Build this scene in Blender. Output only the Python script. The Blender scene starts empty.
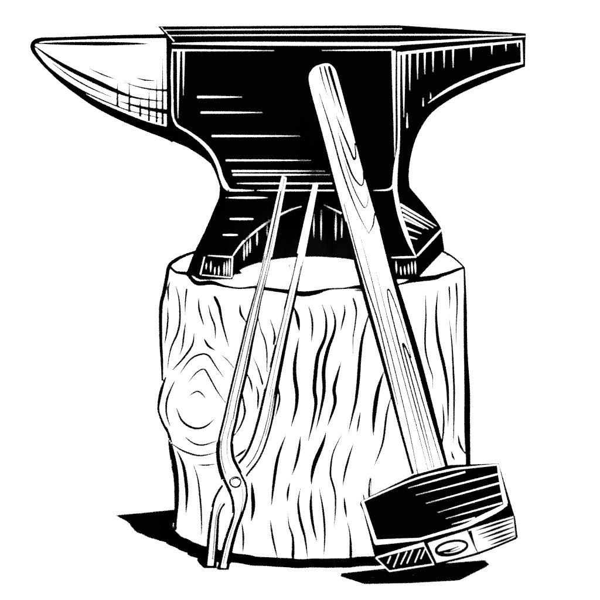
import bpy, bmesh, math
from mathutils import Vector
from mathutils.bvhtree import BVHTree

S = bpy.context.scene
COL = S.collection
MM = 0.001

# ------------------------------------------------------------------ camera
PITCH, DIST = math.radians(10.5), 5.0
SP, CP = math.sin(PITCH), math.cos(PITCH)
PY0 = 531.0
AIM = (PY0 - 300) * MM / (CP - (PY0 - 300) * MM * SP / DIST)
CAM = Vector((0, -DIST * CP, AIM + DIST * SP))
FWD, RIGHT, UP = Vector((0, CP, -SP)), Vector((1, 0, 0)), Vector((0, SP, CP))

cd = bpy.data.cameras.new('camera')
cam = bpy.data.objects.new('camera', cd)
COL.objects.link(cam)
cam.location = CAM
cam.rotation_euler = (math.pi / 2 - PITCH, 0, 0)
cd.sensor_width = 36
cd.lens = 36 * DIST / 0.6
cd.clip_start, cd.clip_end = 0.1, 200
S.camera = cam

def ray(x, y):
    return (FWD * DIST + RIGHT * ((x - 300) * MM) + UP * ((300 - y) * MM)).normalized()
def on_y(x, y, Y):
    d = ray(x, y); return CAM + d * ((Y - CAM.y) / d.y)
def on_z(x, y, Z):
    d = ray(x, y); return CAM + d * ((Z - CAM.z) / d.z)
def on_plane(x, y, p, n):
    d = ray(x, y); return CAM + d * ((p - CAM).dot(n) / d.dot(n))
def x_at(px, Y, Z):
    depth = (Vector((0, Y, Z)) - CAM).dot(FWD)
    return (px - 300) * MM * depth / DIST

# ------------------------------------------------------------------ materials
def material(name, col, rough, noise=None):
    m = bpy.data.materials.new(name)
    m.use_nodes = True
    nt = m.node_tree
    b = nt.nodes['Principled BSDF']
    b.inputs['Base Color'].default_value = (*col, 1)
    b.inputs['Roughness'].default_value = rough
    b.inputs['Specular IOR Level'].default_value = 0.0
    if noise:
        sc, lo, hi = noise
        n = nt.nodes.new('ShaderNodeTexNoise'); n.inputs['Scale'].default_value = sc
        n.inputs['Detail'].default_value = 6
        tc = nt.nodes.new('ShaderNodeTexCoord')
        r = nt.nodes.new('ShaderNodeMapRange')
        r.inputs['To Min'].default_value = lo; r.inputs['To Max'].default_value = hi
        c = nt.nodes.new('ShaderNodeCombineColor')
        nt.links.new(tc.outputs['Object'], n.inputs['Vector'])
        nt.links.new(n.outputs['Fac'], r.inputs['Value'])
        for k in range(3):
            nt.links.new(r.outputs['Result'], c.inputs[k])
        nt.links.new(c.outputs['Color'], b.inputs['Base Color'])
    return m

M_GROUND = material('white_ground', (.9, .9, .9), 1, (3, .88, .92))
M_WOOD = material('white_wood', (.9, .9, .9), 1, (20, .86, .92))
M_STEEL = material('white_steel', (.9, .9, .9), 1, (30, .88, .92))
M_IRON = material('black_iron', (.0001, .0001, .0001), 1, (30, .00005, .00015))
M_INK = material('black_ink', (.0001, .0001, .0001), 1, (30, .00005, .00015))
M_LINE = material('white_line', (.9, .9, .9), 1, (30, .88, .92))  # drawn highlights and edge lines on the iron, light put into the colour

# ------------------------------------------------------------------ objects
def thing(name, label, cat, loc):
    o = bpy.data.objects.new(name, None)
    o.empty_display_size = .05
    COL.objects.link(o)
    o.location = loc
    o['label'] = label; o['category'] = cat
    return o

def finish(name, bm, mats, parent, smooth=False):
    loc = Vector(parent.location) if parent else Vector((0, 0, 0))
    for v in bm.verts:
        v.co -= loc
    me = bpy.data.meshes.new(name)
    bm.to_mesh(me); bm.free()
    for m in mats:
        me.materials.append(m)
    if smooth:
        for p in me.polygons:
            p.use_smooth = p.material_index == 0
    o = bpy.data.objects.new(name, me)
    COL.objects.link(o)
    if parent:
        o.parent = parent
    return o

def grid(bm, rows, closed=True, mat=0):
    vs = [[bm.verts.new(p) for p in r] for r in rows]
    n = len(vs[0])
    for a, b in zip(vs, vs[1:]):
        for i in range(n if closed else n - 1):
            j = (i + 1) % n
            try:
                f = bm.faces.new((a[i], a[j], b[j], b[i])); f.material_index = mat
            except ValueError:
                pass
    return vs

def loft(bm, rows, mat=0):
    vs = grid(bm, rows, True, mat)
    bm.faces.new(vs[0]).material_index = mat
    bm.faces.new(vs[-1][::-1]).material_index = mat
    return vs

def recalc(bm):
    bmesh.ops.recalc_face_normals(bm, faces=bm.faces[:])

def spline(pts, step=2.0):
    """Catmull-Rom through tuples of any length, resampled."""
    if len(pts) == 2:
        P = [pts[0], pts[1]]
        n = max(2, int(math.dist(pts[0][:2], pts[1][:2]) / step))
        return [tuple(a + (b - a) * i / n for a, b in zip(*P)) for i in range(n + 1)]
    out = []
    for k in range(len(pts) - 1):
        p0 = pts[max(k - 1, 0)]; p1 = pts[k]; p2 = pts[k + 1]; p3 = pts[min(k + 2, len(pts) - 1)]
        n = max(2, int(math.dist(p1[:2], p2[:2]) / step))
        for i in range(n):
            t = i / n
            out.append(tuple(.5 * (2 * b + (c - a) * t + (2 * a - 5 * b + 4 * c - d) * t * t
                                   + (3 * b - a - 3 * c + d) * t ** 3)
                             for a, b, c, d in zip(p0, p1, p2, p3)))
    out.append(tuple(pts[-1]))
    return out

class Inker:
    """Raised lines laid on the surface of one part: each line is a thin relief with real thickness."""
    def __init__(self, bm, bvh=None, jump=.03, grow=0.0):
        self.bm = bm
        self.bvh = bvh or BVHTree.FromBMesh(bm)
        self.i = 0; self.jump = jump; self.grow = grow
    def hit(self, x, y):
        d = ray(x, y)
        p, n, _, t = self.bvh.ray_cast(CAM, d)
        if p is None:
            return None
        if n.dot(d) > 0:
            n = -n
        return p, n, t
    def line(self, pts, mat=1, level=0, dens=1.2, step=2.0):
        """pts: (x, y, width)"""
        s = spline(pts, step)
        self.i += 1
        h = (.35 + .004 * (self.i % 60) + .45 * level) * MM
        w_max = max(p[2] for p in s)
        nc = max(1, math.ceil(w_max / dens))
        rows, last = [], None
        for k, (x, y, w) in enumerate(s):
            a = s[max(k - 1, 0)]; b = s[min(k + 1, len(s) - 1)]
            tx, ty = b[0] - a[0], b[1] - a[1]
            l = math.hypot(tx, ty) or 1
            nx, ny = -ty / l, tx / l
            w = max(w + (self.grow if not level else .2), .1)
            c = self.hit(x, y)
            if c is None:
                if last is None:
                    continue
                c = (CAM + ray(x, y) * last[2], last[1], last[2])
            last = c
            top, bot = [], []
            for q in range(nc + 1):
                f = (q / nc - .5) * w
                hx, hy = x + nx * f, y + ny * f
                g = self.hit(hx, hy)
                if g is None or abs(g[2] - c[2]) > self.jump:
                    g = (on_plane(hx, hy, c[0], FWD), c[1], c[2])
                p, n, _ = g
                top.append(p + n * h); bot.append(p - n * .4 * MM)
            rows.append((top, bot))
        if len(rows) < 2:
            return
        bm = self.bm
        R = [([bm.verts.new(p) for p in t], [bm.verts.new(bo[0]), bm.verts.new(bo[-1])]) for t, bo in rows]
        def face(*v):
            f = bm.faces.new(v); f.material_index = mat
        for (t0, b0), (t1, b1) in zip(R, R[1:]):
            for q in range(nc):
                face(t0[q], t0[q + 1], t1[q + 1], t1[q])
            face(b0[0], t0[0], t1[0], b1[0])
            face(t0[-1], b0[1], b1[1], t1[-1])
        for t, b in (R[0], R[-1]):
            face(*t, b[1], b[0])
    def many(self, lines, **kw):
        for l in lines:
            self.line(l, **kw)
    def taper(self, pts, w, kind='mid', **kw):
        """pts: (x, y); the width swells and thins like a pen stroke"""
        n = len(pts)
        acc = [0]
        for a, b in zip(pts, pts[1:]):
            acc.append(acc[-1] + math.dist(a, b))
        dense = spline([(*p,) for p in pts], 3)
        L = [0]
        for a, b in zip(dense, dense[1:]):
            L.append(L[-1] + math.dist(a, b))
        out = []
        for p, l in zip(dense, L):
            t = l / L[-1]
            f = {'mid': max(math.sin(math.pi * min(max(t, .0), 1)) ** .7, .12),
                 'start': max((1 - t) ** .7, .1) * min(1, .55 + t * 6),
                 'end': max(t ** .7, .1) * min(1, .55 + (1 - t) * 6),
                 'none': 1.0}[kind]
            out.append((p[0], p[1], w * f))
        self.line(out, **kw)
    def patch(self, poly, mat=1, level=0):
        self.i += 1
        h = (.35 + .004 * (self.i % 60) + .45 * level) * MM
        top, bot = [], []
        for x, y in poly:
            g = self.hit(x, y)
            if g is None:
                continue
            top.append(self.bm.verts.new(g[0] + g[1] * h)); bot.append(self.bm.verts.new(g[0] - g[1] * .4 * MM))
        n = len(top)
        f = self.bm.faces.new(top); f.material_index = mat
        for i in range(n):
            j = (i + 1) % n
            f = self.bm.faces.new((top[i], bot[i], bot[j], top[j])); f.material_index = mat

def crop(ox, oy, pts):
    return [(ox + a / 6, oy + b / 6) for a, b in pts]

# ------------------------------------------------------------------ ground
bm = bmesh.new()
rows = []
for k in range(41):
    y = -12 + k * 24 / 40
    rows.append([(-12 + i * 24 / 40, y, 0) for i in range(41)])
grid(bm, rows, False)
recalc(bm)
g = finish('ground', bm, [M_GROUND], None)
g['kind'] = 'structure'

# ------------------------------------------------------------------ stump
CX = .0165
ZT = on_y(316, 265.5, 0).z
stump = thing('tree_stump', 'upright pale wood stump with black bark lines and a round knot, carrying the anvil', 'stump', (CX, 0, 0))
LEFT = [(252, 167), (266, 166.5), (276, 164.7), (292, 162.3), (307, 159.3), (340, 159.6), (380, 161.7), (397, 158), (411, 157),
        (424, 161.5), (433, 167.5), (447, 168.5), (463, 171), (483, 174.5), (500, 174.6), (522, 175), (531, 175)]
RGHT = [(252, 465.5), (266, 465.5), (290, 466), (310, 466.5), (350, 467.3), (390, 469.6), (420, 470), (440, 470), (464, 470), (531, 469)]
def table(tb, v):
    if v <= tb[0][0]: return tb[0][1]
    for (a, b), (c, d) in zip(tb, tb[1:]):
        if v <= c:
            return b + (d - b) * (v - a) / (c - a)
    return tb[-1][1]
NA = 192
def side_pt(th, z, shrink=0.0, flare=0.0):
    py = PY0 + (265.5 - PY0) * z / ZT
    xl, xr = x_at(table(LEFT, py), 0, z) - CX, x_at(table(RGHT, py), 0, z) - CX
    c, s = math.cos(th), math.sin(th)
    r = (xr if c > 0 else -xl)
    ry = .149
    # the bark waves gently; the knot swells on the front left
    wob = .0012 * math.sin(th * 23 + 3 * math.sin(z * 21)) + .0008 * math.sin(th * 41 + 2 * math.sin(z * 33 + 1))
    wob *= min(1.0, abs(s) * 1.3)
    x, y = CX + r * c, -ry * s
    kx, kz = x_at(198, -.1, .13), ZT * (PY0 - 403) / (PY0 - 265.5)
    if s > 0:
        d2 = ((x - kx) / .042) ** 2 + ((z - kz) / .052) ** 2
        wob += .009 * math.exp(-d2 * d2) * min(1, s * 2)
    k = 1 + (wob + flare - shrink) / .149
    return Vector((CX + r * c * k, -ry * s * k, z))
FIL = .003
zs = [(0, 0, .011), (.004, 0, .008), (.0076, 0, .0012)]
nz = 64
for k in range(nz + 1):
    z = .0095 + (ZT - FIL - .0095) * k / nz
    zs.append((z, 0, 0))
for k in range(1, 7):
    a = math.pi / 2 * k / 6
    zs.append((ZT - FIL + FIL * math.sin(a), FIL * (1 - math.cos(a)), 0))
bm = bmesh.new()
rows = []
for z, sh, fl in zs:
    r = []
    for i in range(NA):
        th = 2 * math.pi * i / NA
        zz = z
        if .003 < z < .012:
            zz += .0003 * math.sin(th * 5 + 1)
        f = fl * (1 + .55 * max(0, -math.cos(th)))
        r.append(side_pt(th, zz, sh, f))
    rows.append(r)
vs = grid(bm, rows, True)
bm.faces.ensure_lookup_table()
recalc(bm)
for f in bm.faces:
    if f.calc_center_median().z < .0078:  # contact shadow painted as a black band round the flared foot
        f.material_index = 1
rim = [v.co.copy() for v in vs[-1]]
# the sawn top
bt = bmesh.new()
rr = [rim]
for q in (.8, .55, .3, .08):
    rr.append([Vector((CX + (p.x - CX) * q, p.y * q, ZT + .0008 * math.sin(9 * q))) for p in rim])
tv = grid(bt, rr, True)
bt.faces.new(tv[-1])
recalc(bt)
both = bmesh.new()
m1 = bpy.data.meshes.new('tmp'); bm.to_mesh(m1); both.from_mesh(m1)
m2 = bpy.data.meshes.new('tmp2'); bt.to_mesh(m2); both.from_mesh(m2)
bvh = BVHTree.FromBMesh(both)
both.free(); bpy.data.meshes.remove(m1); bpy.data.meshes.remove(m2)

ink = Inker(bm, bvh, jump=.05, grow=.55)
A = (150, 240); B = (150, 320); C_ = (150, 400)
T = ink.taper
def tc(o, pts, w, kind='mid'):
    T(crop(*o, pts), w / 6, kind)
tc(A, [(122, 250), (110, 290), (112, 370)], 9)
tc(A, [(107, 405), (108, 480), (100, 560), (88, 625)], 10)
tc(A, [(155, 275), (176, 360), (180, 480), (165, 560), (130, 640), (112, 720), (108, 770)], 11)
tc(A, [(222, 290), (213, 370), (212, 455)], 11, 'start')
tc(A, [(215, 490), (205, 560), (195, 640), (178, 690)], 10)
tc(A, [(292, 345), (297, 420), (325, 515)], 11)
tc(A, [(350, 385), (365, 450), (390, 520), (392, 595)], 11)
tc(A, [(385, 335), (415, 400), (435, 500), (475, 645)], 21, 'start')
tc(A, [(540, 385), (545, 440), (575, 490)], 14)
tc(B, [(265, 80), (255, 150), (200, 230), (137, 300)], 12)
tc(B, [(325, 110), (350, 155), (393, 182)], 14)
tc(B, [(178, 325), (240, 240), (300, 207), (350, 212), (400, 285), (447, 350)], 11)
tc(B, [(230, 375), (280, 315), (325, 295), (350, 330), (400, 420), (455, 500)], 10)
tc(B, [(235, 455), (280, 428), (310, 440), (335, 472)], 9)
tc(B, [(150, 365), (105, 470), (100, 560), (122, 640)], 10)
tc(B, [(160, 527), (190, 600), (240, 640), (290, 650), (340, 635), (388, 592)], 14)
tc(B, [(425, 207), (465, 240), (505, 290)], 5)
tc(C_, [(210, 220), (260, 258), (320, 270), (402, 243)], 10)
tc(C_, [(130, 260), (200, 305), (300, 333), (400, 313)], 10)
tc(C_, [(285, 388), (340, 390), (398, 383)], 8)
tc(C_, [(163, 305), (200, 390), (218, 500), (222, 580), (217, 675)], 20)
tc(C_, [(263, 392), (285, 460), (297, 540), (309, 680), (310, 810)], 9)
tc(C_, [(555, 0), (572, 65), (545, 150), (505, 215)], 12)
for pts, w, kind in [
    ([(246, 449), (240, 453.5), (235, 457)], 1.8, 'mid'),
    ([(258.5, 318), (261, 330), (265, 340), (267, 353), (267, 372)], 1.4, 'mid'),
    ([(270, 319), (274.5, 333), (274, 345)], 2.6, 'end'),
    ([(294, 307), (297.5, 317), (299.5, 331)], 3.6, 'mid'),
    ([(308.7, 306), (312, 318), (312.5, 330), (311.3, 342.5)], 1.9, 'mid'),
    ([(322, 304), (326, 318), (325, 337), (318, 355), (315.5, 375), (314.5, 390), (316, 403), (312.5, 423), (307.5, 444)], 4, 'mid'),
    ([(330.5, 305), (335, 318), (334, 332), (327.5, 350), (323.7, 370), (324, 391), (320, 413), (315.5, 431)], 3.9, 'mid'),
    ([(343.7, 304), (344.7, 312), (340.5, 331)], 2, 'mid'),
    ([(353, 297.5), (356.3, 310), (355, 325), (353, 338), (353, 354)], 2.3, 'start'),
    ([(341, 362), (336, 380), (334, 390), (335, 403), (327.5, 426)], 3.8, 'mid'),
    ([(369, 313), (362.5, 337), (360, 355), (358.3, 380), (356, 400), (353, 413), (348, 434)], 3.6, 'mid'),
    ([(360.5, 411), (356.7, 433)], 1.9, 'mid'),
    ([(383.5, 372), (377.5, 391.7), (374, 416.7), (373.3, 436)], 4.3, 'mid'),
    ([(391, 396.7), (386.7, 413), (382.5, 443), (374, 466)], 2, 'mid'),
    ([(326, 431.7), (323, 443), (315, 462), (312, 475), (311.5, 484.5)], 4.6, 'mid'),
    ([(341.7, 434), (333, 453), (330.5, 470), (331, 478), (335, 493), (335.5, 510), (334, 527.5)], 2.2, 'mid'),
    ([(353.5, 443), (349, 457), (345, 472), (342.5, 487)], 2.4, 'mid'),
    ([(300.5, 436), (299, 450), (296, 463), (292, 475)], 2.8, 'mid'),
    ([(290, 482), (288, 492), (287.5, 501.7)], 2.2, 'mid'),
    ([(288, 512.5), (289, 525), (293, 538), (293, 559)], 3.2, 'end'),
    ([(300.5, 488), (298.3, 502), (300, 518), (305, 538), (307.5, 558)], 2.7, 'mid'),
    ([(311.7, 489), (311, 507), (313, 525), (317, 541.7)], 3, 'mid'),
    ([(319, 487.5), (323, 510), (324.7, 533), (323.7, 557.5)], 2.1, 'mid'),
    ([(344, 496.7), (345, 507), (346.7, 518)], 2.4, 'mid'),
    ([(347, 521), (350, 535), (350.7, 558)], 2.9, 'end'),
    ([(370, 477.5), (369, 485), (369, 497)], 2.1, 'end'),
    ([(363, 494), (363.5, 497), (364, 500)], 1, 'mid'),
    ([(286, 435), (278, 457), (274, 482), (271.7, 505)], 3.2, 'mid'),
    ([(299, 337), (295, 362), (295, 378), (297, 393), (296, 408), (291, 427)], 4, 'mid'),
    ([(251.5, 482), (253.5, 505), (251.5, 521)], 3.9, 'mid'),
    ([(270.5, 520), (273, 538), (277.5, 558)], 1.8, 'mid'),
    ([(241.7, 522), (243.3, 535), (243, 553)], 2, 'mid'),
    ([(253, 357), (258, 368), (263, 385)], 2.1, 'end'),
    ([(247.5, 374), (251, 383), (252.5, 393)], 1.9, 'mid'),
    ([(256, 385), (258.3, 395), (257.5, 410)], 2.1, 'mid'),
    ([(242.5, 393), (244.7, 411), (242, 421)], 1.6, 'mid'),
    ([(278, 385), (279.5, 400), (275, 418)], 2.1, 'mid'),
    ([(425.3, 292), (425.8, 317), (425, 335), (425.5, 350), (428.5, 364), (432.5, 377), (432.5, 388)], 1.9, 'mid'),
    ([(437.8, 290), (436, 313), (437.5, 337), (440, 350), (444, 367), (447.5, 390), (448, 427)], 3.4, 'mid'),
    ([(449, 286), (449.7, 300), (449.3, 311)], 1.8, 'start'),
    ([(449, 317.5), (451.7, 343), (453.3, 373), (454, 395), (453.3, 443)], 1.9, 'mid'),
    ([(456, 282.5), (457, 303), (456, 328), (456, 343)], 1.9, 'start'),
    ([(442.5, 404), (443.7, 423), (442, 445)], 1.9, 'mid'),
    ([(458, 435), (460, 445), (465, 453.5)], 2, 'mid'),
    ([(451.5, 451), (452.5, 456), (454.7, 460)], 1.5, 'mid')]:
    T(pts, w, kind)
L = ink.line
ink.grow = .8
# contour down the left side, round the knot, and down the right side
L([(199, 250.5, 1.5), (184, 255.8, 2.3), (175, 260.5, 3), (169.3, 266, 3.3), (167.2, 276, 3.2), (164.2, 292, 3.4), (161, 307, 3.2),
   (161, 340, 2.8), (162, 360, 2.3), (162.5, 381, 1.2)], dens=.8)
L([(166, 377, .7), (161.3, 391, 2.6), (158.7, 405, 2), (159, 412, 1.5), (163, 423, 2), (169, 434, 1.5)], dens=.8)
L([(166, 427, 1.6), (169.3, 436, 2.2), (171, 447, 4), (174, 463, 5.5), (176.4, 478, 4.6), (177, 500, 4), (175.8, 520, 2.6), (175.2, 530, 2.4)], dens=.8)
L([(464, 267, 1.2), (464.8, 290, 2), (465, 310, 3), (465.5, 350, 3.5), (467, 390, 5.4), (467, 420, 5.6), (467.3, 440, 5.2), (468, 464, 4), (467.5, 520, 3)], dens=.8)
L([(463.6, 267, 1.1), (455.6, 259.4, 1.3), (447.6, 253.8, 1.3), (440, 250.3, 1.2)], dens=.5)
# the sawn rim
L([(170, 266.5, 1.8), (176, 272.3, 2), (187, 274, 3), (192, 279.5, 3.5), (198, 283.5, 4), (212, 283, 3.7), (225, 286.5, 1.8), (240, 288.5, 1.3),
   (255, 287.3, 2), (266, 289, 3), (287, 291.7, 3.7), (303, 294, 4.7), (316, 292.5, 4), (329, 289.3, 1.7), (345, 288.5, 1.1), (355, 287.3, 2.5),
   (366, 287, 3.5), (382, 286.5, 2.2), (399, 284.5, 1.3), (410, 281.5, 3), (420, 279.5, 4.5), (436, 277.5, 4.5), (441, 275.5, 3.5),
   (450, 272.8, 3), (456, 270.3, 2.7), (464.5, 267.7, 1.5)], dens=.5)
bark = finish('bark', bm, [M_WOOD, M_INK], stump, True)
finish('cut_face', bt, [M_WOOD], stump, True)

# ------------------------------------------------------------------ anvil
YF = -.058
ZP = on_y(300, 42, YF - .002).z
ZB = ZT + .0012
anvil = thing('anvil', 'black iron anvil with a white pointed horn, standing on the wood stump', 'anvil', (CX, 0, ZB))
def zf(py, Y=YF):
    return on_y(300, py, Y).z

# face plate: a slab that narrows towards the heel
bm = bmesh.new()
corners = [(171.5, 42), (400, 41.6), (526.2, 35.7), (526.2, 33), (398, 24.8), (157, 26)]
top = [on_z(x, y, ZP) for x, y in corners]
th = ZP - zf(48.6, YF - .002)
low = [p - Vector((0, 0, th)) for p in top]
low[5].x += .010
low[2].z += .0024; low[3].z += .0024
loft(bm, [low, top])
recalc(bm)
ink = Inker(bm, grow=-.6)
L = ink.line
L([(165, 30.4, .5), (220, 30, .95), (330, 29.4, .95), (402, 29, .4)], dens=.5)
L([(169, 35.8, .6), (230, 35.4, 1.1), (330, 35.1, 1.1), (440, 35, 1.1), (480, 35.1, .9), (512, 35.2, .4)], dens=.5)
L([(172, 43.6, .8), (200, 43.5, 2.2), (250, 43.6, 3.4), (330, 43.9, 3.4), (393, 43.9, 3.4), (400, 43.4, 3)], dens=.6)
L([(400, 43.4, 3), (440, 41.2, 2.4), (490, 38.3, 1.6), (525, 36.4, .9)], dens=.6)
L([(161.2, 27.4, .7), (167.4, 34, .9), (174, 41.4, 1.1)], dens=.5)
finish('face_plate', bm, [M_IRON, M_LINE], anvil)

# body: waist with the heel
bm = bmesh.new()
LF = [(48, 172), (112, 173.2), (117, 173.8), (125, 178), (132, 189), (142, 203), (153, 212), (165, 218), (175, 222.5), (188, 228), (191, 229)]
LM = [(48, 169), (140, 169.5), (147, 172.5), (153, 187), (163, 203), (171, 212), (185, 217.8), (191, 219.3), (200, 219.5)]
RF = [(48, 398), (150, 397.5), (165, 396), (191, 396)]
RM = [(48, 402), (160, 405), (170, 409.5), (183, 408.5), (191, 409.5)]
rows = []
for p in [48.8, 80, 112, 117, 121, 125, 128.5, 132, 137, 142, 147.5, 153, 159, 165, 170, 175, 181.5, 188, 191.2]:
    z = zf(p)
    lf, rf, lm, rm = (table(t, p) for t in (LF, RF, LM, RM))
    ym = .022
    rows.append([Vector((x_at(lf, YF, z), YF, z)), Vector((x_at(rf, YF, z), YF, z)), Vector((x_at(rm, 0, z), -ym, z)), Vector((x_at(rm, 0, z), ym, z)),
                 Vector((x_at(rf, YF, z), -YF, z)), Vector((x_at(lf, YF, z), -YF, z)), Vector((x_at(lm, 0, z), ym, z)), Vector((x_at(lm, 0, z), -ym, z))])
loft(bm, rows)
HB = spline([(398.5, 186), (404, 181), (408.7, 174.5), (411, 160), (414.4, 145), (420, 131), (428, 118), (436, 109.8), (446, 102.6), (457, 96), (473, 88.2), (490, 81), (507, 74), (525.4, 66.8)], 4)
p1, p2 = top[1], top[2]; q1, q2 = top[4], top[3]
zt = ZP - th * .45
rows = []
for px, py in HB:
    t = (px - 400) / 125.5
    yf = p1.y + .002 + (p2.y - p1.y) * t
    yb = q1.y - .002 + (q2.y - q1.y) * t
    zb = on_y(px, py, yf).z
    x = x_at(px, yf, .45)
    rows.append([Vector((x, yf, zt)), Vector((x, yb, zt)), Vector((x, yb, zb)), Vector((x, yf, zb))])
loft(bm, rows)
recalc(bm)
ink = Inker(bm, grow=-.45)
L = ink.line
L([(173, 50.2, 2), (195, 50.2, 1.7), (240, 50.4, 1), (274, 50.6, .3)])
L([(322, 50.4, .3), (350, 50.2, .9), (392, 49.9, 1.3)])
L([(172.4, 49, .7), (172.3, 60, 1.2), (172, 80, 1.9), (171.8, 100, 2.8), (172, 113, 3.4), (173.3, 119.5, 3), (178, 125.8, 2), (190, 133, 2), (204, 144, 2.8),
   (213, 155, 3), (218.6, 167, 3), (222, 178, 3.4), (226, 186.5, 4.4), (230, 190, 2.6), (240, 190.4, 1.8), (254, 190.5, .4)], dens=.8)
L([(178.6, 51, 3), (178.4, 70, 2.2), (178, 100, 1.2), (178, 118, .4)])
L([(183.6, 51, 2.2), (183.5, 70, 1.4), (183.3, 95, .3)])
for x0, x1, y, w, k in [(197.5, 242, 97, 2, 's'), (201, 262, 112.5, 1.8, 's'), (212, 300, 136, 1.8, 's'), (226, 311, 160.3, 1.5, 's'),
                        (232, 325, 171, 1.7, 's'), (233, 330, 174.7, 1.7, 's'), (237, 332, 183.4, 1.5, 'e')]:
    L([(x0, y, w), (x0 + (x1 - x0) * .5, y, w * .8), (x1, y, .3)] if k == 's' else [(x0, y, .3), (x0 + 20, y, w * .8), (x1, y, w)])
L([(257, 190.4, .4), (275, 190.4, 1.2), (334, 190.4, 1.4)])
# right corner of the front, then the heel
L([(393.6, 51, 4), (393.9, 90, 2.6), (394.6, 125, 1.6), (394.8, 157, .4)])
L([(398.8, 52, 2.6), (398.6, 90, 2.3), (398.8, 130, 1.8), (398.3, 147, 2), (397, 158, 3), (395.4, 170, 3.6), (394.6, 185, 4.2), (395.2, 191.4, 3.8)], dens=.8)
L([(373.5, 190.4, .4), (386, 190, 1.2), (391, 188.2, 1.8), (393.5, 184.5, 1.6)])
L([(399, 53.6, 2.4), (440, 49, 2.6), (470, 46, 2.4), (521.7, 41.2, 2)], dens=.8)
L([(521.2, 40.8, 1.6), (521.6, 52, 1.7), (521.8, 63.8, 1.8)])
L([(522.2, 63, 1.8), (498, 68.6, 2.5), (473, 77.5, 2.8), (453, 86.8, 2.6), (440, 94.6, 1.8), (428, 103, .3)])
for x, y0, y1, w in [(403.7, 53, 117, 3), (409.7, 52, 90, 2.2), (417.5, 51.5, 79, 1.8), (424.7, 50.8, 74, 1.8), (433, 50, 71.7, 1.8), (444, 48.6, 67.5, 1.7),
                     (453, 47.6, 67.5, 1.7), (471, 46, 60, 1.7), (491.7, 44.2, 54, 1.4), (505.8, 43, 51, 1.3), (517.5, 42, 47, 1.2)]:
    L([(x, y0, w), (x - .1, (y0 + y1) / 2, w * .6), (x, y1, .2)])
L([(423, 98, .3), (423, 106, 1.2)]); L([(430.5, 93, .3), (430.5, 98.5, 1)]); L([(407, 113, .4), (407, 127.5, 1.5)])
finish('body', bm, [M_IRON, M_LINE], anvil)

# horn
bm = bmesh.new()
HT = [(29.2, 44.6, .5), (29.6, 44.8, 2.5), (30.6, 45.2, 4.5), (33, 46.5, 7.5), (40, 49.8, 12), (50, 54.3, 17), (60, 59, 21.7), (70, 63.3, 26.5), (82, 67.6, 31.3), (95, 71.5, 35.5), (108, 74.6, 39),
      (120, 77.4, 42.4), (133, 80, 45.2), (145, 82, 47.5), (158, 84.8, 50.7), (169, 87.3, 53.2), (176, 88.6, 54.4)]
rows = []
for px, py, rv in HT:
    c = on_y(px, py, 0)
    rv *= MM
    rd = min(rv, .05)
    # seen from 8 degrees above, the outline of the ellipse is slightly taller than its height
    k = rv / math.hypot(rv * math.cos(.137), rd * math.sin(.137)) * .99
    rows.append([Vector((c.x, -rd * math.cos(a), c.z + rv * k * math.sin(a))) for a in (2 * math.pi * i / 64 for i in range(64))])
loft(bm, rows)
recalc(bm)
xb = rows[-2][0].x - .0005
for f in bm.faces:
    if all(v.co.x > xb for v in f.verts):
        f.material_index = 1
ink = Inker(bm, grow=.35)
L = ink.line
L([(176, 35.8, 4.4), (164, 36.3, 4.2), (120, 37, 3.9), (60, 38.9, 3.5), (40, 40, 4.4), (33.2, 43.8, 4.6), (34, 51, 4.2), (42.6, 62.5, 3.6), (51, 71, 3.6), (62, 80.8, 4.3),
   (78, 92.3, 5.5), (97, 104.3, 7), (120, 115.5, 8.5), (145, 125.8, 9.5), (166, 132.5, 12), (175, 135.5, 15)], dens=.8)
L([(36, 43.6, .6), (60, 43.6, 2.9), (100, 43.8, 3.9), (130, 43.8, 2.8), (150, 44, .3)])
L([(34, 45.5, 1), (50, 57, 2.8), (70, 69, 4.3), (100, 83.5, 5), (117, 91.3, 4), (133, 97, 2.2), (150, 99.8, 1.6), (162, 101, 1)])
L([(43, 62, .5), (61.7, 77.5, 1.3), (86.7, 92.8, 1.4), (118, 106.5, 1.3), (133, 111.5, 1), (161, 118, .7)])
L([(51.7, 62.5, .4), (70, 76, 1.4), (90, 87.5, 1.4), (111.7, 97, .4)])
L([(88, 68, .4), (103, 74.7, 1.6), (116.7, 79.5, .4)])
L([(136.7, 78, .7), (145, 80, 1.7), (154.7, 80.7, .9)])
L([(124, 82, .4), (138, 86.7, 1.4), (155, 89.7, 2), (171.5, 90.4, 2.6)])
L([(119, 101, .4), (133, 105, 2), (150, 109, 3.4), (171, 112.3, 5)])
for x, y0, y1, w in [(117.5, 83, 106.5, 2.2), (129.3, 81.7, 112, 2.3), (140.2, 99, 116.5, 2.3), (149, 90, 121, 2.2), (156.6, 73, 122.5, 1.9), (162.6, 53, 124.5, 2.4)]:
    L([(x, y0, .3), (x, (y0 + y1) / 2, w * .7), (x, y1, w)])
L([(169, 39, 5.6), (168.7, 70, 4.6), (168.3, 100, 3.4), (168.3, 134, 3.4)])
L([(172, 39, 6), (171.6, 110, 7), (172.6, 124, 9), (173.6, 139, 12)])
finish('horn', bm, [M_STEEL, M_INK], anvil, True)

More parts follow.
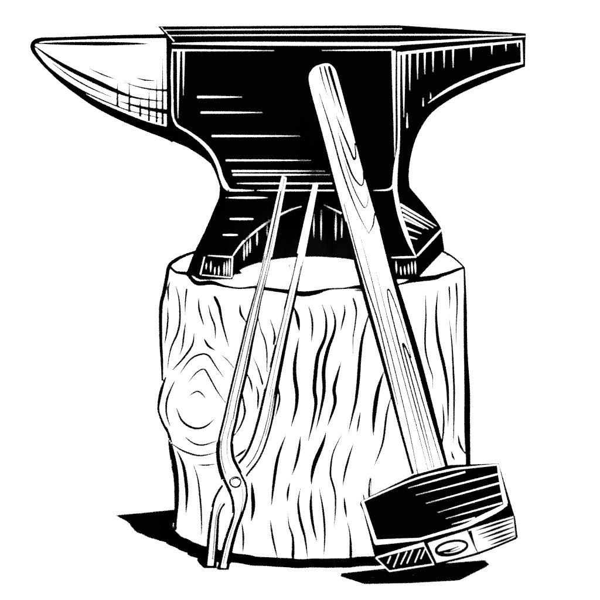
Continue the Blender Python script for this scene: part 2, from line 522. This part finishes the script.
# base: flared feet with an arched hollow between them
zl, zft = zf(191), on_y(300, 257, -.082).z
LV = [  # z fraction (0 lip, 1 foot top, 2 bottom): FL, FR, MR, BR, BL, ML as (px, Y)
    (0.0, (228, -60), (396, -60), (409, 0), (400, 60), (225, 60), (219.5, 0)),
    (.25, (226, -62), (398.8, -62), (413, 5), (410, 62), (222, 62), (218.5, -5)),
    (.5, (220.5, -66), (403, -66), (419, 10), (422, 68), (217, 66), (214.5, -15)),
    (.75, (213, -73), (409, -73), (424.5, 8), (433, 75), (211, 72), (207, -27)),
    (1.0, (205, -82), (416, -82), (429, 0), (441.8, 82), (207, 82), (195, -41)),
    (2.0, (200, -83), (417.2, -83), (431, 0), (444.8, 83), (203, 83), (186.5, -41))]
def lv_at(t):
    if t >= 2: return LV[-1][1:]
    k = max(i for i, l in enumerate(LV) if l[0] <= t)
    if k == len(LV) - 1: return LV[k][1:]
    if LV[k][0] >= 1:
        i0, i1, i2, i3 = k, k, k + 1, k + 1
    else:
        i0, i1, i2, i3 = max(k - 1, 0), k, k + 1, min(k + 2, 4)
    u = (t - LV[i1][0]) / (LV[i2][0] - LV[i1][0])
    out = []
    for q in range(1, 7):
        v = []
        for c in (0, 1):
            a, b, cc, d = (LV[i][q][c] for i in (i0, i1, i2, i3))
            v.append(b + (cc - b) * u if i0 == i1 and i2 == i3 else .5 * (2 * b + (cc - a) * u + (2 * a - 5 * b + 4 * cc - d) * u * u + (3 * b - a - 3 * cc + d) * u ** 3))
        out.append(tuple(v))
    return out
bm = bmesh.new()
rows = []
for t in [0, .1, .2, .3, .4, .5, .6, .7, .8, .9, 1.0, 2.0]:
    z = zl + (zft - zl) * t if t <= 1 else ZB
    rows.append([Vector((x_at(px, Y * MM, z), Y * MM, z)) for px, Y in lv_at(t)])
loft(bm, rows)
recalc(bm)
me = bpy.data.meshes.new('base_solid'); bm.to_mesh(me); bm.free()
solid = bpy.data.objects.new('base_solid', me); COL.objects.link(solid)
cut = bmesh.new()
bmesh.ops.create_uvsphere(cut, u_segments=96, v_segments=64, radius=1)
ac = x_at(312, -.083, ZB)
zpk = on_y(312, 204.5, -.0615).z - ZB
for v in cut.verts:
    v.co = Vector((ac + v.co.x * x_at(379, -.083, ZB), -.083 + v.co.y * .128, ZB - .0001 + v.co.z * zpk / math.sqrt(1 - (.0215 / .128) ** 2)))
mc = bpy.data.meshes.new('arch_cutter'); cut.to_mesh(mc); cut.free()
cutter = bpy.data.objects.new('arch_cutter', mc); COL.objects.link(cutter)
md = solid.modifiers.new('arch', 'BOOLEAN'); md.operation = 'DIFFERENCE'; md.object = cutter; md.solver = 'EXACT'
dg = bpy.context.evaluated_depsgraph_get()
bm = bmesh.new()
bm.from_mesh(solid.evaluated_get(dg).to_mesh())
bpy.data.objects.remove(solid); bpy.data.objects.remove(cutter)
for f in bm.faces:
    f.material_index = 0
ink = Inker(bm, jump=.012, grow=-.45)
L = ink.line
L([(226, 197.7, .4), (240, 197.7, 1.6), (255, 197.7, 1.6), (267.5, 197.7, .4)])
L([(230, 219, 1.3), (241, 219, 1.8), (253, 219, 1.3)])
L([(223, 235, 1), (230, 235, 1.7), (237.5, 235, 1)])
L([(233, 255.8, .9), (243, 242.3, 1.6), (256.7, 230, 1.8), (271.7, 219.3, 1.9), (281.7, 213.8, 1.8), (293, 208.8, 1.2), (306, 205.2, .4)])
L([(324, 204.8, .4), (335, 210, 1.4), (341.5, 213.4, 2)])
L([(208, 255.6, .5), (220, 256.4, 1), (232.6, 257.2, 1.4)])
L([(232.4, 257, 1.4), (231.6, 277, 1.3)]); L([(204.6, 257, .8), (200.6, 274.3, 1.1)]); L([(200.6, 274.8, .8), (231, 277.6, .9)])
for x, y0, y1 in [(206.5, 263, 269), (211, 261, 272), (215, 267, 274.5), (219, 266, 275.5), (224.3, 262.5, 276), (227, 261, 276), (229.5, 259, 276)]:
    ink.taper([(x, y0), (x - .4, y1)], 1.3)
L([(391.7, 257.5, .9), (404, 257.3, 1.4), (416, 257, 1)])
for x, y0, y1 in [(396, 261, 273), (400.5, 266.7, 275), (404.5, 266, 274.5), (408.3, 264, 274), (411.7, 261.7, 273.6), (415, 261, 273.6)]:
    ink.taper([(x, y0), (x + .6, y1)], 1.4)
L([(417, 255.7, 1.3), (430, 241.8, 1.8), (441, 229.8, 1.5)])
L([(395.2, 191.5, 3.6), (396.6, 200, 3.5), (399, 212, 3.6), (403, 225, 3.7), (409, 242, 2.8), (415.8, 256.6, .6)], dens=.8)
for a, b, w in [((400, 204.6), (436, 226), 2.3), ((401.5, 209.7), (433, 227.8), 1.8), ((402.5, 214.6), (428, 229.2), 1.7), ((404, 219), (424, 228.5), 1.8),
                ((406.7, 228.3), (421, 233.7), 1.8), ((409, 237), (417, 239.3), 1.7)]:
    L([(*a, w), ((a[0] + b[0]) / 2, (a[1] + b[1]) / 2, w * .65), (*b, .3)])
for x, y0, y1, w in [(244, 244, 260, 1.4), (247, 241.7, 256, 1.4), (250, 238.5, 252.5, 1.3), (257, 231.5, 245, 1.4), (267, 223.5, 237, 1.4), (314, 214, 236.7, 1.3), (321.3, 210, 239.7, 1.4),
                     (336, 212, 240, 1.8), (342, 218, 237.5, 1.4)]:
    ink.taper([(x, y0), (x - .2, y1)], w)
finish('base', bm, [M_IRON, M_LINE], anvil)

# ------------------------------------------------------------------ hammer
G0 = on_z(389, 572, .0012)
YG = G0.y
hammer = thing('sledge_hammer', 'sledge hammer with long pale wooden handle, leaning against the anvil', 'hammer', (G0.x, YG, 0))
lean = math.radians(15.5)
W = Vector((0, -math.cos(lean), math.sin(lean)))
cp = on_y(437, 543, YG - .066)
cheek = [on_plane(x, y, cp, W) for x, y in [(360.3, 501), (412.3, 475), (450, 464.6), (499, 463), (508.6, 505), (467.3, 527.5), (421, 541), (375, 546)]]
bc = [c - W * .07 for c in cheek]
ff = [on_y(x, y, YG - .046) for x, y in [(374.6, 557), (426, 542), (468, 528.5), (514.6, 514.6)]]
gg = [on_y(x, y, YG + d) for x, y, d in [(389, 572.2, 0), (436, 564.6, .018), (478.3, 554, .034), (518, 538, .05)]]
gg[0] = G0
for i in range(4):
    bc[7 - i] = gg[i] + Vector((0, .022, .003))
bm = bmesh.new()
c, d, f, g = ([bm.verts.new(p) for p in q] for q in (cheek, bc, ff, gg))
F = bm.faces.new
F(c)
for i in range(3):
    F((f[i], f[i + 1], g[i + 1], g[i]))
    F((c[7 - i], c[6 - i], f[i + 1], f[i]))
    F((g[i], g[i + 1], d[6 - i], d[7 - i]))
    F((c[i], c[i + 1], d[i + 1], d[i]))
    F((d[i], d[i + 1], d[6 - i], d[7 - i]))
for a in ((c[0], f[0], c[7]), (c[0], g[0], f[0]), (c[0], d[7], g[0]), (c[0], d[0], d[7]),
          (c[3], c[4], f[3]), (c[3], f[3], g[3]), (c[3], g[3], d[4]), (c[3], d[4], d[3])):
    F(a)
recalc(bm)
ink = Inker(bm, jump=.02, grow=-.45)
L = ink.line
L([(362, 501.6, 1.2), (412.8, 479.8, 1.5), (450, 470, 1.7), (470, 467.4, 1.5), (498, 464.6, 1.2)])
L([(362.5, 501.5, 2.6), (376.2, 543.5, 3.2)])
L([(375.5, 542.4, 5), (398, 540.8, 3.8), (420, 539.2, 2)])
L([(419, 539.3, 2), (445, 531.8, 2.6), (466, 525.4, 3.6), (480, 518.4, 4.4), (495, 511, 4), (506.5, 504.4, 2.6)])
L([(497.8, 464.8, 1.6), (501.2, 483, 3.2), (505.6, 503.6, 4.2)])
for a, b, w in [((408, 488), (465, 472), 1.6), ((416, 495), (497.5, 474.2), 1.5), ((426, 503.4), (499.5, 483), 1.5), ((438, 512.4), (501.7, 493.4), 1.4),
                ((446, 518.6), (502, 503), 1.4), ((451.7, 524.4), (474.7, 518), 1.7)]:
    L([(*a, .3), ((a[0] + b[0]) / 2, (a[1] + b[1]) / 2, w * .8), (*b, w)])
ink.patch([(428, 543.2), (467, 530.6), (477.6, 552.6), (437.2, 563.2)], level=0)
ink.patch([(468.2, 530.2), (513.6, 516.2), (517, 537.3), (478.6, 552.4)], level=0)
L([(376.5, 557.4, 1.4), (398, 551, 2.6), (424, 544, 4)])
L([(424, 545, 1.2), (433.6, 563.6, 1.4)]); L([(389.5, 571, 1.2), (434, 564, 1.3)]); L([(375.8, 557.6, 1.2), (389.3, 571, 1.2)])
for a, b in [((390.5, 556), (387.5, 563)), ((399, 553), (393.5, 566.8)), ((406.7, 551.5), (400.7, 564)), ((412.7, 549.5), (406.8, 563)), ((420, 549.5), (414.8, 562)), ((425, 548.5), (420.7, 558.5))]:
    ink.taper([a, b], 1.15, 'none')
el = []
for i in range(41):
    t = 2 * math.pi * i / 40
    ex, ey = 15.8 * math.cos(t), 6.6 * math.sin(t)
    ca, sa = math.cos(-.2), math.sin(-.2)
    el.append((451.6 + ex * ca - ey * sa, 547.2 + ex * sa + ey * ca, 2.4 + 1.0 * max(0, math.cos(t - 2.4))))
L(el, mat=2, level=1)
L([(438.5, 551.6, 1), (446, 550.4, 2.4), (453, 548, 1.2), (459, 545.5, .3)], mat=2, level=1)
L([(447, 551.8, .3), (453, 550.4, .8), (460, 547.8, .3)], mat=2, level=1)
L([(469.3, 530.2, 4.2), (472.5, 540, 2.4), (476.7, 551, .4)], mat=2, level=1)
L([(426.8, 543.5, 1), (436, 563.5, 1.6)], mat=2, level=1)
for a, b in [((513, 517.8), (475, 530)), ((512.6, 522), (477.5, 534.5)), ((513.6, 526.3), (482, 537.6)), ((513.8, 531), (487, 540.6)), ((514.6, 535), (490, 544.4))]:
    L([(*a, .5), (a[0] * .6 + b[0] * .4, a[1] * .6 + b[1] * .4, 2.2), (a[0] * .25 + b[0] * .75, a[1] * .25 + b[1] * .75, 1.6), (*b, .3)], mat=2, level=1)
L([(514.2, 516, 1.8), (516.6, 537, 2.4)], mat=2, level=1)
L([(516.4, 537.2, 2.2), (478, 552.6, 2.2), (436, 563.4, 1.9)], mat=2, level=1)
finish('head', bm, [M_IRON, M_LINE, M_INK], hammer)

# handle: an oval bar, sawn round at the top, sunk in the head
H_EDGE = [(68, 311, 331.5), (70, 309, 333.5), (75, 307.8, 336.8), (85, 309.6, 339.8), (98, 313, 343.4), (133, 322.6, 352.7), (180, 334.6, 365), (220, 345.4, 376.6), (245, 351, 385), (262, 354.6, 390.8),
          (290, 362.4, 399.6), (320, 370.4, 408.6), (350, 378.4, 417), (375, 385.6, 424), (400, 392, 430.8), (430, 400, 438.8), (474, 412, 450), (485, 415, 453)]
hy0, hy1 = -.079, -.207
def handle_Y(py):
    return hy0 + (hy1 - hy0) * (py - 68) / (500 - 68)
bm = bmesh.new()
rows = []
ax = Vector((445 - 322, 470 - 72)).normalized()
es = spline([(l, y, r, 0) for y, l, r in H_EDGE], 8)
for l, y, r, _ in es:
    # section across the handle's own axis: the chord from left to right edge, turned square to the axis
    cx, half = (l + r) / 2, (r - l) / 2 * ax.y
    Yc = handle_Y(y)
    row = []
    ctr = on_y(cx, y, Yc)
    a = on_y(cx + half * ax.y, y - half * ax.x, Yc) - ctr
    w = a.length
    a.normalize()
    b = Vector((0, -1, .27)).normalized()
    b = (b - a * b.dot(a)).normalized()
    dp = min(w * .85, .0145)
    for i in range(40):
        t = 2 * math.pi * i / 40
        ct, st = math.cos(t), math.sin(t)
        e = .8
        row.append(ctr + a * (w * math.copysign(abs(ct) ** e, ct)) + b * (dp * math.copysign(abs(st) ** e, st)))
    rows.append(row)
# round off the end grain
r0 = rows[0]
m0 = sum(r0, Vector()) / len(r0)
upv = (m0 - sum(rows[6], Vector()) / len(r0)).normalized()
caps = [[m0 + (p - m0) * .55 + upv * .0026 for p in r0], [m0 + (p - m0) * .85 + upv * .0015 for p in r0]]
loft(bm, caps + rows)
recalc(bm)
ink = Inker(bm, grow=.9)
T = ink.taper; L = ink.line
for pts, w, k in [
    ([(319.7, 66.6), (323.3, 82), (327.5, 95)], 1.3, 'start'),
    ([(324.2, 66), (330, 86.7), (335.5, 106.7)], 1.7, 'start'),
    ([(328.7, 66), (336.7, 93), (344.5, 119)], 3.1, 'start'),
    ([(319, 92.5), (331, 130), (343, 173), (356.7, 210), (368.7, 233.5)], 1.4, 'mid'),
    ([(368.7, 233.5), (373, 225), (374.3, 213)], 1.2, 'mid'),
    ([(336, 115), (343, 133), (350, 150), (354, 159.6), (355.6, 156), (354.4, 143)], 1.6, 'mid'),
    ([(338, 132), (346, 158), (353.3, 176.7), (361, 185.6), (363.4, 181), (362.8, 172)], 1.6, 'mid'),
    ([(344, 160), (353, 186.7), (361, 203), (365, 207.8), (367.6, 203), (367.8, 195)], .9, 'mid'),
    ([(344, 203), (349, 222), (357.5, 254), (366.4, 285), (377.8, 320), (385, 350), (398, 405)], 1, 'mid'),
    ([(360, 235), (371, 276.7), (381.7, 320), (390, 350), (408, 425), (418, 474)], .75, 'mid'),
    ([(376, 271), (388, 320), (396, 350), (417.5, 430), (428, 470)], .65, 'mid'),
    ([(426, 445), (411, 390), (393, 320), (387.8, 296), (388, 289), (391.7, 295), (400.6, 320), (408.6, 348), (411.5, 358)], 1.1, 'mid'),
    ([(396, 335), (422, 430), (432, 468)], 1, 'mid'),
    ([(434, 467), (425, 430), (405.5, 356), (402.6, 344), (405, 346), (412, 365), (431, 430), (441.6, 466)], 1.15, 'mid')]:
    T(pts, w, k)
L([(346.2, 221, .7), (356, 262, 2.8), (371.9, 320, 3.1), (387, 375, 2.8), (401, 430, 2), (413, 474, 1.8)], dens=.8)
L([(378.4, 225, .1), (391.4, 270, 3.2), (404, 312, 5), (416.6, 355, 5.4), (428.6, 400, 5), (437.4, 433, 3.8), (446.4, 466, 2.4)], dens=.8)
finish('handle', bm, [M_WOOD, M_INK], hammer, True)

# ------------------------------------------------------------------ tongs
GT = on_z(216, 570, 0)
tongs = thing('tongs', 'pair of pale blacksmith tongs leaning jaws down against the stump', 'tongs', (GT.x, GT.y, 0))
rimp = Vector((0, -.1655, ZT))
TN = Vector((0, -(ZT), rimp.y - GT.y)).normalized()
if TN.y > 0: TN = -TN
PA = [((282.3, 176.5), (286, 180)), ((280, 185.5), (285.3, 185.5)), ((263.3, 260), (271, 260)), ((252.3, 300), (262, 300)), ((246.5, 320), (258.4, 320)), ((241.5, 340), (254, 340)),
      ((233, 373), (247.8, 373)), ((226.5, 400), (241.5, 400)), ((222, 420), (238, 420)), ((217, 440), (233.5, 440)), ((215.7, 455), (235, 458)),
      ((217.5, 470), (241, 469)), ((222, 484), (247, 480)), ((227, 492), (249.7, 490)), ((231, 503), (247.5, 502)), ((232, 515), (243.5, 515)),
      ((229.5, 525), (239.5, 525)), ((223.7, 542), (234.7, 542)), ((217.2, 569.3), (228.4, 570.3))]
PB = [((313, 185), (317.7, 185.5)), ((296, 260), (303.7, 260)), ((286, 300), (295.8, 300)), ((281.3, 320), (291.4, 320)), ((276, 340), (287.5, 340)),
      ((266.5, 380), (279.8, 380)), ((257, 420), (273.5, 420)), ((250, 442), (266, 446)), ((243.5, 455), (258.5, 462)), ((235, 465), (247.5, 476)),
      ((222, 482), (240, 488)), ((213, 498), (229, 500)), ((210, 517), (220.5, 513)), ((207.5, 535), (219, 532)), ((206, 550), (218, 549)), ((204, 567.5), (216.4, 568))]
def arm(pairs, back):
    base = GT - TN * back
    bm = bmesh.new()
    rows = []
    flat = spline([(*a, *b) for a, b in pairs], 4)
    for ax_, ay, bx, by in flat:
        a, b = on_plane(ax_, ay, base, TN), on_plane(bx, by, base, TN)
        t = .0062
        e = (b - a) * .06
        rows.append([a + e, b - e, b - TN * .001, b - TN * (t - .001), b - e - TN * t, a + e - TN * t, a - TN * (t - .001), a - TN * .001])
    loft(bm, rows)
    recalc(bm)
    for v in bm.verts:
        v.co.z = max(v.co.z, .0003)
    return bm, flat
def along(flat, frac, y0, y1):
    out = []
    for ax_, ay, bx, by in flat:
        y = ay + (by - ay) * frac
        if y0 <= y <= y1:
            out.append((ax_ + (bx - ax_) * frac, y))
    return out
def arm_line(ink, flat, frac, y0, y1, w0, w1, w2=None):
    p = along(flat, frac, y0, y1)
    n = len(p) - 1
    w2 = w1 if w2 is None else w2
    pts = []
    for i, q in enumerate(p):
        t = i / n
        w = w0 + (w1 - w0) * min(1, t * 2) if t < .5 else w1 + (w2 - w1) * (t - .5) * 2
        pts.append((*q, w))
    ink.line(pts[:-1:2] + pts[-1:] if len(pts) > 6 else pts, dens=.8)
bm, fl = arm(PA, 0)
ink = Inker(bm, grow=.5)
for fr, y0, y1, a, b, c3 in [(.1, 250, 482, .3, 2.6, 3), (.3, 190, 476, .7, 1.1, .8), (.47, 178, 262, .4, .6, .4), (.68, 178, 420, .2, 1.3, 1.2), (.9, 256, 476, .3, 3, 3),
                             (.62, 420, 470, 1, .8, .3), (.2, 440, 492, .9, .9, .5),
                             (.13, 476, 572, 2.4, 2.7, 3.2), (.88, 466, 572, 2, 2.5, 3.2), (.7, 484, 566, .5, 1, .8), (.42, 500, 564, .3, .7, .7)]:  # jaw outlines thickened, black standing in for the shadow round the tips
    arm_line(ink, fl, fr, y0, y1, a, b, c3)
ink.line([(217.8, 568.4, 2), (227.8, 569.2, 2)], dens=.8)
finish('arm', bm, [M_STEEL, M_INK], tongs)
bm, fl = arm(PB, .0066)
ink = Inker(bm, grow=.7)
for fr, y0, y1, a, b, c3 in [(.1, 250, 470, .5, 2.2, 2), (.46, 285, 400, .4, .7, .5), (.62, 385, 470, .5, 1, .9), (.76, 262, 440, .3, .7, .6), (.92, 258, 478, .5, 2.8, 1.6),
                             (.13, 480, 569, 1.6, 2.7, 3), (.62, 500, 560, .5, .8, .8), (.87, 500, 569, 1.6, 2.6, 3.2)]:  # thick jaw outlines again stand in for shadow between the jaws
    arm_line(ink, fl, fr, y0, y1, a, b, c3)
ink.line([(204.6, 566.4, 2), (216, 566.8, 2)], dens=.8)
finish('arm', bm, [M_STEEL, M_INK], tongs)
# rivet through both arms
bm = bmesh.new()
rows = []
rc = on_plane(235.5, 482, GT, TN)
tx = Vector((1, 0, 0)); ty = TN.cross(tx).normalized()
for r, h in ((5.9, -14), (5.9, .6), (5.2, 1.5), (3.4, 2.1), (1.2, 2.4)):
    rows.append([rc + (tx * math.cos(a) + ty * math.sin(a)) * r * MM + TN * h * MM for a in (2 * math.pi * i / 40 for i in range(40))])
loft(bm, rows)
recalc(bm)
ink = Inker(bm, grow=.35)
ring = []
for i in range(49):
    t = 2 * math.pi * i / 48
    ring.append((235.4 + 5.4 * math.cos(t), 481.6 + 5.4 * math.sin(t), 1.6))
ink.line(ring, dens=.6)
arc = [(235.6 + 4 * math.cos(t), 482 + 4 * math.sin(t), w) for t, w in ((3.3, .3), (3.9, .9), (4.6, 1.1), (5.2, .9), (5.9, .3))]
ink.line(arc, dens=.6)
finish('rivet', bm, [M_STEEL, M_INK], tongs)

# ------------------------------------------------------------------ light: lamps set from the ground shadows, plus added unseen fills
def lamp(name, az, el, dist, level, radius, z=None):
    """level: how bright a white card facing the lamp at the stump comes out"""
    l = bpy.data.lights.new(name, 'POINT')
    l.energy = level * math.pi / .9 * 4 * math.pi ** 2 * dist ** 2
    l.shadow_soft_size = radius
    o = bpy.data.objects.new(name, l)
    COL.objects.link(o)
    a, e = math.radians(az), math.radians(el)
    o.location = (CX + dist * math.cos(e) * math.cos(a), dist * math.cos(e) * math.sin(a), dist * math.sin(e) if z is None else z)
lamp('front_lamp', -66, 61, 12, 1.2, .03)
lamp('side_lamp', 26, 36, 12, 1.78, .03)
lamp('low_fill_left', -163, 0, 9, 1.15, .0006, z=.001)  # low fills, unseen lamps added to whiten upright faces, not the ground
lamp('low_fill_front', -90, 0, 9, .8, .0006, z=.001)
lamp('low_fill_right', -8, 0, 9, .75, .0006, z=.001)
def fill_spot(name, aim, az, el, dist, level, reach):
    """an unseen narrow spot, added to lift shade from one patch of the stump"""
    l = bpy.data.lights.new(name, 'SPOT')
    l.energy = level * math.pi / .9 * 4 * math.pi ** 2 * dist ** 2
    l.shadow_soft_size = .01
    l.spot_size = 2 * math.atan(reach / dist)
    l.spot_blend = .2
    o = bpy.data.objects.new(name, l)
    COL.objects.link(o)
    a, e = math.radians(az), math.radians(el)
    d = Vector((math.cos(e) * math.cos(a), math.cos(e) * math.sin(a), math.sin(e)))
    o.location = aim + d * dist
    o.rotation_euler = (-d).to_track_quat('-Z', 'Y').to_euler()
fill_spot('fill_spot_arch', on_z(258, 269, ZT), -76, 19, 5, 3.4, .042)  # added spots that wash out the shade on the hollow's floor
fill_spot('fill_spot_arch', on_z(300, 266, ZT), -97, 19, 5, 3.8, .04)
fill_spot('fill_spot_arch', on_z(322, 266, ZT), -84, 19, 5, 3.8, .036)
fill_spot('fill_spot_arch', on_z(342, 269, ZT), -103, 20, 5, 3.8, .04)
fill_spot('fill_spot_arch', on_z(350, 269, ZT), -118, 20, 5, 3.8, .04)
fill_spot('fill_spot_stump', on_y(378, 478, -.125), -128, 34, 5, 1.5, .045)  # added to clear the hammer head's shadow off the bark
fill_spot('fill_spot_left', on_z(178, 261, ZT), -150, 32, 5, 2.3, .04)

w = bpy.data.worlds.new('World')
S.world = w
w.use_nodes = True
w.node_tree.nodes['Background'].inputs['Color'].default_value = (0, 0, 0, 1)
w.node_tree.nodes['Background'].inputs['Strength'].default_value = 0
S.view_settings.view_transform = 'Standard'
S.view_settings.look = 'None'
S.view_settings.exposure = 0
S.view_settings.gamma = 1
S.render.engine = 'CYCLES'
# each surface shows the light of the lamps themselves, as in a high-contrast ink print
S.cycles.max_bounces = 2
S.cycles.diffuse_bounces = 0
S.cycles.use_denoising = False
S.cycles.use_light_tree = True
S.cycles.sample_clamp_direct = 11
S.cycles.use_adaptive_sampling = False
S.cycles.pixel_filter_type = 'BLACKMAN_HARRIS'
S.cycles.filter_width = 2.3
